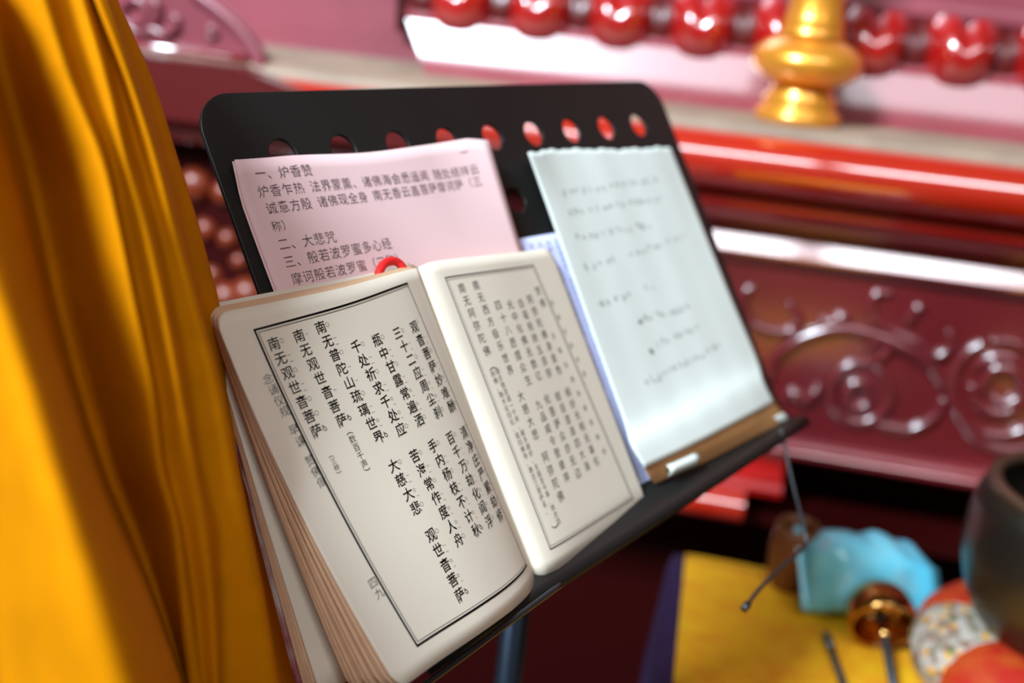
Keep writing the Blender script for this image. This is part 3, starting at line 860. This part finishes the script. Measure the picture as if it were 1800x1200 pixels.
def rlayer(k):
    def fn(a, b):
        q = np.array(PR(a, b * (1 + .022 * (1 - k) * a)))
        q[2] = q[2] * k + (1 - k) * .0018
        return dk(*q)
    return fn


for hh in (.80, .60, .42):
    link('page_section', grid_mesh(rounded_rows(rlayer(hh), 18, 18, .055, True), .0010), bk, M['edge'])
link('cover', grid_mesh(rounded_rows(rlayer(.12), 18, 18, .05, True), .0018), bk, M['cover'])


def page_surf(P_):
    return lambda x, y: dk(*P_(x / P_.W, y / P_.H))


def frame_lines(ink, P_, fr, left):
    c = [np.array([a * P_.W, b * P_.H]) for a, b in fr]
    N = 24
    seg = lambda p, q: [tuple(p + (q - p) * t) for t in np.linspace(0, 1, N)]
    TL, TR, BR, BL = c
    inn = .0017
    ix = np.array([inn, 0]); iy = np.array([0, inn])
    if left:
        for a, b in ((TL, TR), (TL, BL), (BL, BR)):
            ink.line(seg(a, b), .00115)
        ink.line(seg(TR, BR), .0004)
        ink.line(seg(TL + ix + iy, TR + iy), .00034); ink.line(seg(TL + ix + iy, BL + ix - iy), .00034); ink.line(seg(BL + ix - iy, BR - iy), .00026)
    else:
        for a, b in ((TL, TR), (TR, BR), (BL, BR)):
            ink.line(seg(a, b), .00075)
        ink.line(seg(TL, BL), .00060)
        ink.line(seg(TL + iy, TR - ix + iy), .00024); ink.line(seg(TR - ix + iy, BR - ix - iy), .00024); ink.line(seg(BL - iy, BR - ix - iy), .00024)
        ink.line(seg(TL + ix + iy, BL + ix - iy), .0002)


EM = .0072


def set_columns(ink, marks, grey, P_, cols):
    for s, mk_, a, b, size in cols:
        p0 = np.array([a[0] * P_.W, a[1] * P_.H]); p1 = np.array([b[0] * P_.W, b[1] * P_.H])
        n = len(s)
        pitch = np.linalg.norm(p1 - p0) / max(1, n - 1) if n > 1 else .0085
        em = min(pitch * .98, EM * size * 1.1)
        if size == 1 and n > 1:
            em = min(pitch * (.90 if P_ is PL else .84), .0080)
        for i, ch in enumerate(s):
            p = p0 + (p1 - p0) * (i / (n - 1) if n > 1 else 0)
            rot = 0
            if ch in '（）':
                rot = -math.pi / 2
                ink.char(ch, p[0], p[1] + (-.18 if ch == '（' else .18) * 0, em, rot=rot)
                continue
            tgt = ink if size >= .9 or P_ is PR or '称' in s or '数' in s else grey
            tgt.char(ch, p[0], p[1], em, off=(.004 if P_ is PL else -.006) if size == 1 else -.008, rise=.10, slant=.04)
        for i, k in enumerate(mk_):
            if i >= n:
                break
            p = p0 + (p1 - p0) * (i / (n - 1))
            x, y = p[0] + em * .66, p[1]
            if k in 'op':
                marks.ring(x, y - em * .08, .00125 if k == 'o' else .00095, .00018)
            if k == 'p':
                marks.line([(x - .0002, y + em * .38), (x + .0016, y + em * .38)], .00018)
            if k == '=':
                marks.line([(x - .0006, y - em * .1), (x + .0014, y - em * .1)], .00018)
                marks.line([(x - .0006, y + em * .38), (x + .0014, y + em * .38)], .00018)
            if k == '-':
                marks.line([(x - .0006, y), (x + .0012, y)], .00018)
            if k == "'":
                marks.line([(x - .0008, y - em * .5), (x + .0004, y - em * .25), (x - .0001, y - em * .2)], .0002)
            if k == 'B':
                marks.ring(x + .0003, y + .0003, .0012, .0004); marks.ring(x - .0002, y - .0012, .0006, .0003)


sl, sr = page_surf(PL), page_surf(PR)
ink, grey, marks = Ink(sl), Ink(sl), Ink(sl)
frame_lines(ink, PL, D['left_frame'], True)
set_columns(ink, marks, grey, PL, D['left_text'])
rp_ = [o for o in bk.children if o.name.startswith('right_page')][0]
ink.build('lettering', lp, M['ink'], [(grey, M['greyink']), (marks, M['greyink'])])
ink, marks = Ink(sr), Ink(sr)
frame_lines(ink, PR, D['right_frame'], False)
set_columns(ink, marks, ink, PR, D['right_text'])
ink.build('lettering', rp_, M['greyink'])
link('bookmark_cord', tube_mesh([dk(*p_) for p_ in D['cord']], .0028, 10), bk, M['cord'])

# ================================================================ loose sheets on the stand
# pink sheet: left edge ripples, right edge curls forward
PK_L = [(.2990, .0090), (.2789, .0072), (.2577, .0022), (.2294, .0024), (.2008, .0030), (-.003, .0030)]
PKT, PKB = .2815, -.0030


def pink_n(u, w):
    l = np.interp(w, [q[0] for q in PK_L[::-1]], [q[1] for q in PK_L[::-1]])
    k = max(0, 1 - (u + .231) / .03)
    n = .0030 + (l - .0030) * k ** 1.5
    kr = max(0, (u + .075) / .054)
    n += kr ** 2 * (.0105 * min(1, max(0, (w - .15) / .12)))
    return n + .0004 * math.sin(u * 60 + w * 25)


def pink_sheet(off, du, dw):
    rows = []
    for j in range(33):
        t = j / 32
        row = []
        for i in range(41):
            s = i / 40
            u = -.231 + .2095 * s
            top = .2795 + .0035 * math.sin(s * 9) * .3 - .004 * max(0, s - .93) / .07 * (s > .93)
            w = top * (1 - t) + PKB * t
            row.append(dk(u + du, w + dw, pink_n(u, w) + off))
        rows.append(row)
    return grid_mesh(rows, .00012)


s2 = link('paper_sheet', pink_sheet(-.0009, -.0012, -.0006), None, M['pink'])
tag(s2, 'second pink sheet showing as a thin edge behind the printed pink sheet', 'paper', 'pink sheets on the stand')
s1 = link('paper_sheet', pink_sheet(0, 0, 0), None, M['pink'])
tag(s1, 'pink sheet printed with black lines of text, behind the top of the book', 'paper', 'pink sheets on the stand')
surf = lambda x, y: dk(x, -y, pink_n(x, -y))
ink = Ink(surf, .0003)
for s, a, b, k in D['pink_text']:
    n = len(s)
    adv = np.array([.5 if c == ' ' else 1.0 for c in s])
    pos = np.concatenate([[0], np.cumsum((adv[:-1] + adv[1:]) / 2)])
    L = math.hypot(b[0] - a[0], b[1] - a[1])
    em = L / pos[-1] if n > 1 else .0075
    for c, q in zip(s, pos):
        t = q / pos[-1] if n > 1 else 0
        if c != ' ':
            ink.char(c, a[0] + (b[0] - a[0]) * t, -(a[1] + (b[1] - a[1]) * t), min(em, .0098) * .97, off=-.008)
ink.build('lettering', s1, M['pinkink'])

# lavender sheet between the book and the note
LT0, LT1 = D['lavender']


def lav_n(u, w):
    return .0022 + .0012 * math.sin(w * 14) ** 2


rows = [[dk(-.040 + .150 * i / 16, (.2045 - .003 * i / 16) * (1 - j / 20) - .002 * (j / 20), lav_n(0, .2 * (1 - j / 20))) for i in range(17)] for j in range(21)]
lv = link('paper_sheet', grid_mesh(rows, .00012), None, M['lav'])
tag(lv, 'lavender sheet with small violet print, showing between book and cream note', 'paper')
ink = Ink(lambda x, y: dk(x, -y, lav_n(x, -y)), .0003)
pool = '南无大悲观世音菩萨摩诃萨愿我速知一切法早得智慧眼度众生善方便般若船越苦海戒定道登涅槃山会无为舍同法性身'
rt = random.Random(11)
for c in range(9):
    x = -.034 + .0062 * c * 1.55
    y = -.197
    k = 0
    while y < -.008:
        run = rt.choice((5, 7, 7, 8))
        for _ in range(run):
            if y > -.008:
                break
            ink.char(pool[(c * 13 + k) % len(pool)], x, y, .0044, off=-.012); k += 1
            y += .0050
        y += .0065
ink.build('lettering', lv, M['violetink'])

# cream handwritten note
NR = D['note']['rows']
curves = [Curve(r) for r in NR]


class NoteSurf:
    def __init__(self):
        self.N = 60
        cols = []
        for i in range(self.N + 1):
            cols.append(Curve([c(i / self.N) for c in curves]))
        self.cols = cols

    def st(self, s, t):
        x = min(max(s, 0), 1) * self.N
        i = min(int(x), self.N - 1)
        f = x - i
        q = self.cols[i](t) * (1 - f) + self.cols[i + 1](t) * f
        q = np.array(q)
        q[2] += .0003 * math.sin(s * 17 + t * 5) * (1 - t) + .00012 * math.sin(s * 31)
        if t < .02:
            q[1] += .0012 * math.sin(s * 23) * math.sin(s * 57 + 1)
        return q


NS = NoteSurf()
rows = [[dk(*NS.st(i / 48, j / 64)) for i in range(49)] for j in range(65)]
nt_ = link('paper_sheet', grid_mesh(rows, .00015), None, M['note'])
tag(nt_, 'cream handwritten note sheet with curled foot, right side of the music stand', 'paper')
# desk (u, w) -> note sheet by sampling
samp = [(NS.st(i / 60, j / 80), i / 60, j / 80) for i in range(61) for j in range(81)]
SU = np.array([[q[0][0], q[0][1]] for q in samp]); SN = np.array([q[0][2] for q in samp])


def note_n(u, w):
    d = (SU[:, 0] - u) ** 2 + (SU[:, 1] - w) ** 2
    k = np.argsort(d)[:4]
    wt = 1 / (d[k] + 1e-7)
    return float((SN[k] * wt).sum() / wt.sum())


ink = Ink(lambda x, y: dk(x, -y, note_n(x, -y)), .0005)
ink2 = Ink(lambda x, y: dk(x, -y, note_n(x, -y)), .0005)
rh = random.Random(5)
for li, (a, b) in enumerate(D['note_lines']):
    L = math.hypot(b[0] - a[0], b[1] - a[1])
    n = int(L / .0085)
    for i in range(n + 1):
        if li in (3, 4) and i in (5, 6):
            continue
        t = i / max(1, n)
        x = a[0] + (b[0] - a[0]) * t; y = -(a[1] + (b[1] - a[1]) * t)
        em = .0060 * rh.uniform(.6, 1.2)
        x += rh.uniform(-.002, .002); y += rh.uniform(-.0012, .0012)
        bold = li in (5, 6) and i == 0
        for k in range(rh.choice((3, 4, 5))):
            ang = rh.choice((0.05, 1.5, 1.1, 2.1, -.1)) + rh.uniform(-.2, .2)
            cx, cy = x + rh.uniform(-.3, .3) * em, y + rh.uniform(-.35, .35) * em
            l = em * rh.uniform(.3, .8)
            pts = [(cx - l / 2 * math.cos(ang), cy - l / 2 * math.sin(ang)), (cx, cy + rh.uniform(-.1, .1) * em), (cx + l / 2 * math.cos(ang), cy + l / 2 * math.sin(ang))]
            (ink if not bold else ink2).line(pts, .00042 if not bold else .0011)
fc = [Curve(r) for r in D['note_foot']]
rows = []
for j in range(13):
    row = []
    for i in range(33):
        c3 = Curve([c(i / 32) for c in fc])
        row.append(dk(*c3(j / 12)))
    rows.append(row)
link('foot_shade_strip', grid_mesh(rows, .00015), nt_, M['foot_shade'])['label'] = 'brown strip in place of shade at the foot'  # added brown strip, carries the warm shade of the curled foot
ink.build('handwriting', nt_, M['paleink'], [(ink2, M['greyink'])])
# turned-up torn corner at the foot of the note
fa, fb = fc[1], fc[2]
rows = []
for j in range(6):
    t = j / 5
    row = []
    for i in range(9):
        s = .10 + .17 * i / 8 - .02 * t + .02 * math.sin(i)
        q = np.array(fa(s)) * (1 - t) + np.array(fb(s - .03)) * t
        row.append(dk(q[0], q[1] + .0015, q[2] + .0018 + .0035 * math.sin(math.pi * t) + .003 * t))
    rows.append(row)
link('torn_corner', grid_mesh(rows, .00015), nt_, M['note'])
rows = [[dk(*(np.array(fa(s)) * (1 - t) + np.array(fb(s)) * t + np.array([0, .001, .0015]))) for s in np.linspace(.90, .985, 5)] for t in np.linspace(.25, .95, 4)]
link('white_corner', grid_mesh(rows, .00015), nt_, M['note'])

# ================================================================ drape on the left
G = np.array(D['drape'])                        # folds x rows
fine = []
cols = [catmull(g, 6) for g in G]
nr = len(cols[0])
rows = []
for j in range(nr):
    line = catmull([c[j] for c in cols], 7)
    rows.append(line)
rows = np.array(rows)
# down to the floor from the last built row
last = rows[-1]
cen = np.array([-.42, .10])
ext = []
for k, t in enumerate(np.linspace(0, 1, 12)[1:]):
    r = last.copy()
    z0 = last[:, 2]
    r[:, 2] = z0 * (1 - t) + .003 * t
    d = last[:, :2] - cen
    r[:, :2] = last[:, :2] + np.array([-.035, .02]) * t + d * .10 * t
    ext.append(r)
rows = np.concatenate([rows, np.array(ext)], 0)
dr = link('drape', grid_mesh(rows, .0028), None, M['velvet'])
tag(dr, 'orange yellow velvet drape hanging in deep folds left of the book', 'drape')

# ================================================================ side table and what stands on it
ZT = .76
tbl = empty('side_table', al(.25, .50, 0), 'low dark wooden side table under the yellow and purple cloths', 'table')
link('table_top', abox(-.005, .62, .26, .86, ZT - .032, ZT - .006, .004), tbl, M['darkwood'])
for a, o in ((.02, .285), (.595, .285), (.02, .835), (.595, .835)):
    link('leg', abox(a - .02, a + .02, o - .02, o + .02, 0, ZT - .030, .003), tbl, M['darkwood'])


def cloth(a0, a1, o0, o1, z, drops, th, wav=.003):
    """cloth over a table: flat top with wavy drops on the given sides (metres)"""
    l, r, b, f = drops
    A = ([(-1, a0)] if l else []) + [(0, x) for x in np.linspace(a0, a1, 22)] + ([(1, a1)] if r else [])
    rows = []
    def dense(d0, lo, hi, d1):
        out = []
        if d0:
            out += [(-k, lo) for k in np.linspace(d0, d0 * .04, 10)]
        out += [(0, x) for x in np.linspace(lo, hi, 24)]
        if d1:
            out += [(k, hi) for k in np.linspace(d1 * .04, d1, 10)]
        return out
    for ko, o in dense(b, o0, o1, f):
        row = []
        for ka, a in dense(l, a0, a1, r):
            dz = max(abs(ko), abs(ka))
            aa = a + (np.sign(ka) * (.004 + wav * 2 * (1 + math.sin(o * 55)) * min(1, dz * 6)) if ka else 0)
            oo = o + (np.sign(ko) * (.004 + wav * 2 * (1 + math.sin(a * 55)) * min(1, dz * 6)) if ko else 0)
            row.append(al(aa, oo, z - dz + (.0004 * math.sin(a * 70) * math.sin(o * 60) if not dz else 0)))
        rows.append(row)
    return grid_mesh(rows, th)


pc = link('tablecloth', cloth(-.028, .64, .248, .875, ZT - .0022, (.45, .45, .0, .45), .0015), None, M['purple'])
tag(pc, 'dark purple tablecloth hanging over the left side of the side table', 'tablecloth')
yc = link('table_runner', cloth(-.014, .60, .247, .86, ZT, (0, 0, 0, .20), .0015), None, M['yellow'])
tag(yc, 'golden yellow cloth laid flat over the purple tablecloth', 'cloth')

# cyan packet
pc_ = al(.176, .300, ZT)
pk = empty('tissue_packet', pc_, 'crumpled cyan printed foil packet behind the small brass bell', 'packet')
aL = np.array([.125, .348]); aR = np.array([.275, .298])
ex = (aR - aL) / np.linalg.norm(aR - aL)
ey = np.array([ex[1], -ex[0]])                    # back direction in (a, o)
if ey[1] > 0:
    ey = -ey
Lp = np.linalg.norm(aR - aL)
rp2 = random.Random(4)
rows = []
NA = 26
NP = 30
for i in range(NA + 1):
    s = i / NA
    end = min(1, min(s, 1 - s) / .16)
    cr = .30 + .70 * end ** .6
    row = []
    for k in range(NP):
        th = 2 * math.pi * k / NP
        x = math.copysign(abs(math.cos(th)) ** .55, math.cos(th))
        y = math.copysign(abs(math.sin(th)) ** .55, math.sin(th))
        dep = .030 * cr * x
        hh = .044 * (1 - .35 * s ** 2) * (.80 + .20 * end) * (1 + y) 
        crumple = .0032 * math.sin(7 * s + 3 * th) + .002 * math.sin(19 * s - 2 * th)
        d = .026 + dep + crumple
        if y > 0:
            d += .010 * y
        p = aL + ex * (s * Lp) + ey * d
        row.append(al(p[0], p[1], ZT + .0015 + max(0, hh + crumple * .8 * (y > -.5))))
    rows.append(row)
bm = bmesh.new()
vv = [[bm.verts.new(p) for p in r] for r in rows]
for i in range(NA):
    for k in range(NP):
        k2 = (k + 1) % NP
        bm.faces.new((vv[i][k], vv[i][k2], vv[i + 1][k2], vv[i + 1][k]))
bm.faces.new(vv[0]); bm.faces.new(vv[-1][::-1])
link('pouch', from_bm(bm), pk, M['blue'])
fp = []
for j in range(3):
    fp.append([al(*(aL + ex * (-.004 * j) + ey * (.004 + .060 * i / 10)), ZT + .012 + .066 * i / 10 * 0 + .0 + .070 * (i / 10)) for i in range(11)])
link('end_seal', grid_mesh(fp, .0006), pk, M['blue'])

# wooden cup behind the packet
cup_c = al(.104, .278, ZT)
wc = empty('wooden_cup', cup_c, 'round brown wooden cup half hidden behind the left end of the packet', 'cup')
link('cup_body', lathe([(0, 0), (.017, 0), (.021, .004), (.026, .02), (.028, .045), (.026, .068), (.024, .080), (.0215, .080), (.023, .066), (.024, .045), (.021, .02), (0, .012)], cup_c, seg=40), wc, M['wood'])

# hand bell lying with its handle towards the reader
bc = al(.190, .362, ZT + .040)
hd = al(.1990, .470, ZT + .008) - bc
hd = hd / np.linalg.norm(hd)
hb = empty('hand_bell', al(.195, .36, ZT), 'small round brass hand bell with a thin steel handle, before the cyan packet', 'hand bell')
link('bell_bowl', lathe([(0, .026), (.014, .025), (.026, .019), (.0335, .006), (.0355, -.008), (.0345, -.022), (.0315, -.026), (.0300, -.022), (.031, -.008), (.029, .004), (.022, .014), (0, .020)], bc, -hd, 48), hb, M['brass'])
link('handle', tube_mesh([bc + hd * .004, bc + hd * .03, bc + hd * .21], [.0058, .0044, .0044], 12, False), hb, M['steel'])
link('ferrule', tube_mesh([bc + hd * .020, bc + hd * .040], .0062, 12, False), hb, M['brass'])

s0, s1_ = al(.1400, .372, ZT + .0056), al(.1560, .500, ZT + .0056)
sk = empty('striker', s0, 'thin steel striker rod lying left of the brass hand bell', 'striker')
link('rod', tube_mesh([s0 * .93 + s1_ * .07, s1_], .0040, 12, False), sk, M['steel'])
link('tip', tube_mesh([s0, s0 * .9 + s1_ * .1, s0 * .78 + s1_ * .22], [.0030, .0052, .0042], 12, False), sk, M['steel'])

# bronze bowl on its brocade ring cushion
bcx = al(.3450, .4230, 0)
cz = ZT
cu_ = empty('ring_cushion', bcx + np.array([0, 0, cz]), 'red and silver brocade ring cushion under the dark bronze bowl', 'cushion')
NT = 16
for s in range(8):
    a0, a1 = 2 * math.pi * s / 8 + CUSH_ROT, 2 * math.pi * (s + 1) / 8 + CUSH_ROT
    rows = []
    for i in range(13):
        a = a0 + (a1 - a0) * i / 12
        pinch = 1 - .07 * (abs(i - 6) / 6) ** 4
        row = []
        for k in range(NT + 1):
            t = 2 * math.pi * k / NT
            r = .080 + .053 * pinch * math.cos(t)
            row.append(bcx + np.array([r * math.cos(a), r * math.sin(a), cz + .044 + .044 * pinch * math.sin(t)]))
        rows.append(row)
    o = link('brocade_panel', grid_mesh(rows), cu_, M['brocade'] if s % 2 == 0 else M['brocadered'])
    o['label'] = 'silver green brocade panel' if s % 2 == 0 else 'red brocade panel'

bw = empty('bronze_bowl', bcx + np.array([0, 0, cz + .075]), 'large dark bronze bowl with a worn rim at the right edge', 'bowl')
prof = [(0, .0), (.036, .003), (.068, .018), (.091, .045), (.103, .075), (.108, .105), (.107, .135), (.105, .150), (.101, .160), (.096, .168)]
inner = [(.088, .168), (.094, .160), (.099, .148), (.101, .132), (.102, .105), (.097, .076), (.086, .048), (.070, .024), (.036, .010), (0, .008)]
bcz = bcx + np.array([0, 0, cz + .062])
link('bowl_body', lathe(np.array(catmull(prof, 5)).tolist() + catmull(inner, 5).tolist(), bcz, seg=96), bw, M['bronze'])
link('rim', lathe([(.0865, .166), (.0865, .171), (.0885, .1735), (.0955, .1735), (.0985, .171), (.0985, .165), (.093, .163), (.0865, .166)], bcz, seg=96), bw, M['bronzerim'])

bpy.data.objects.remove(_fob)
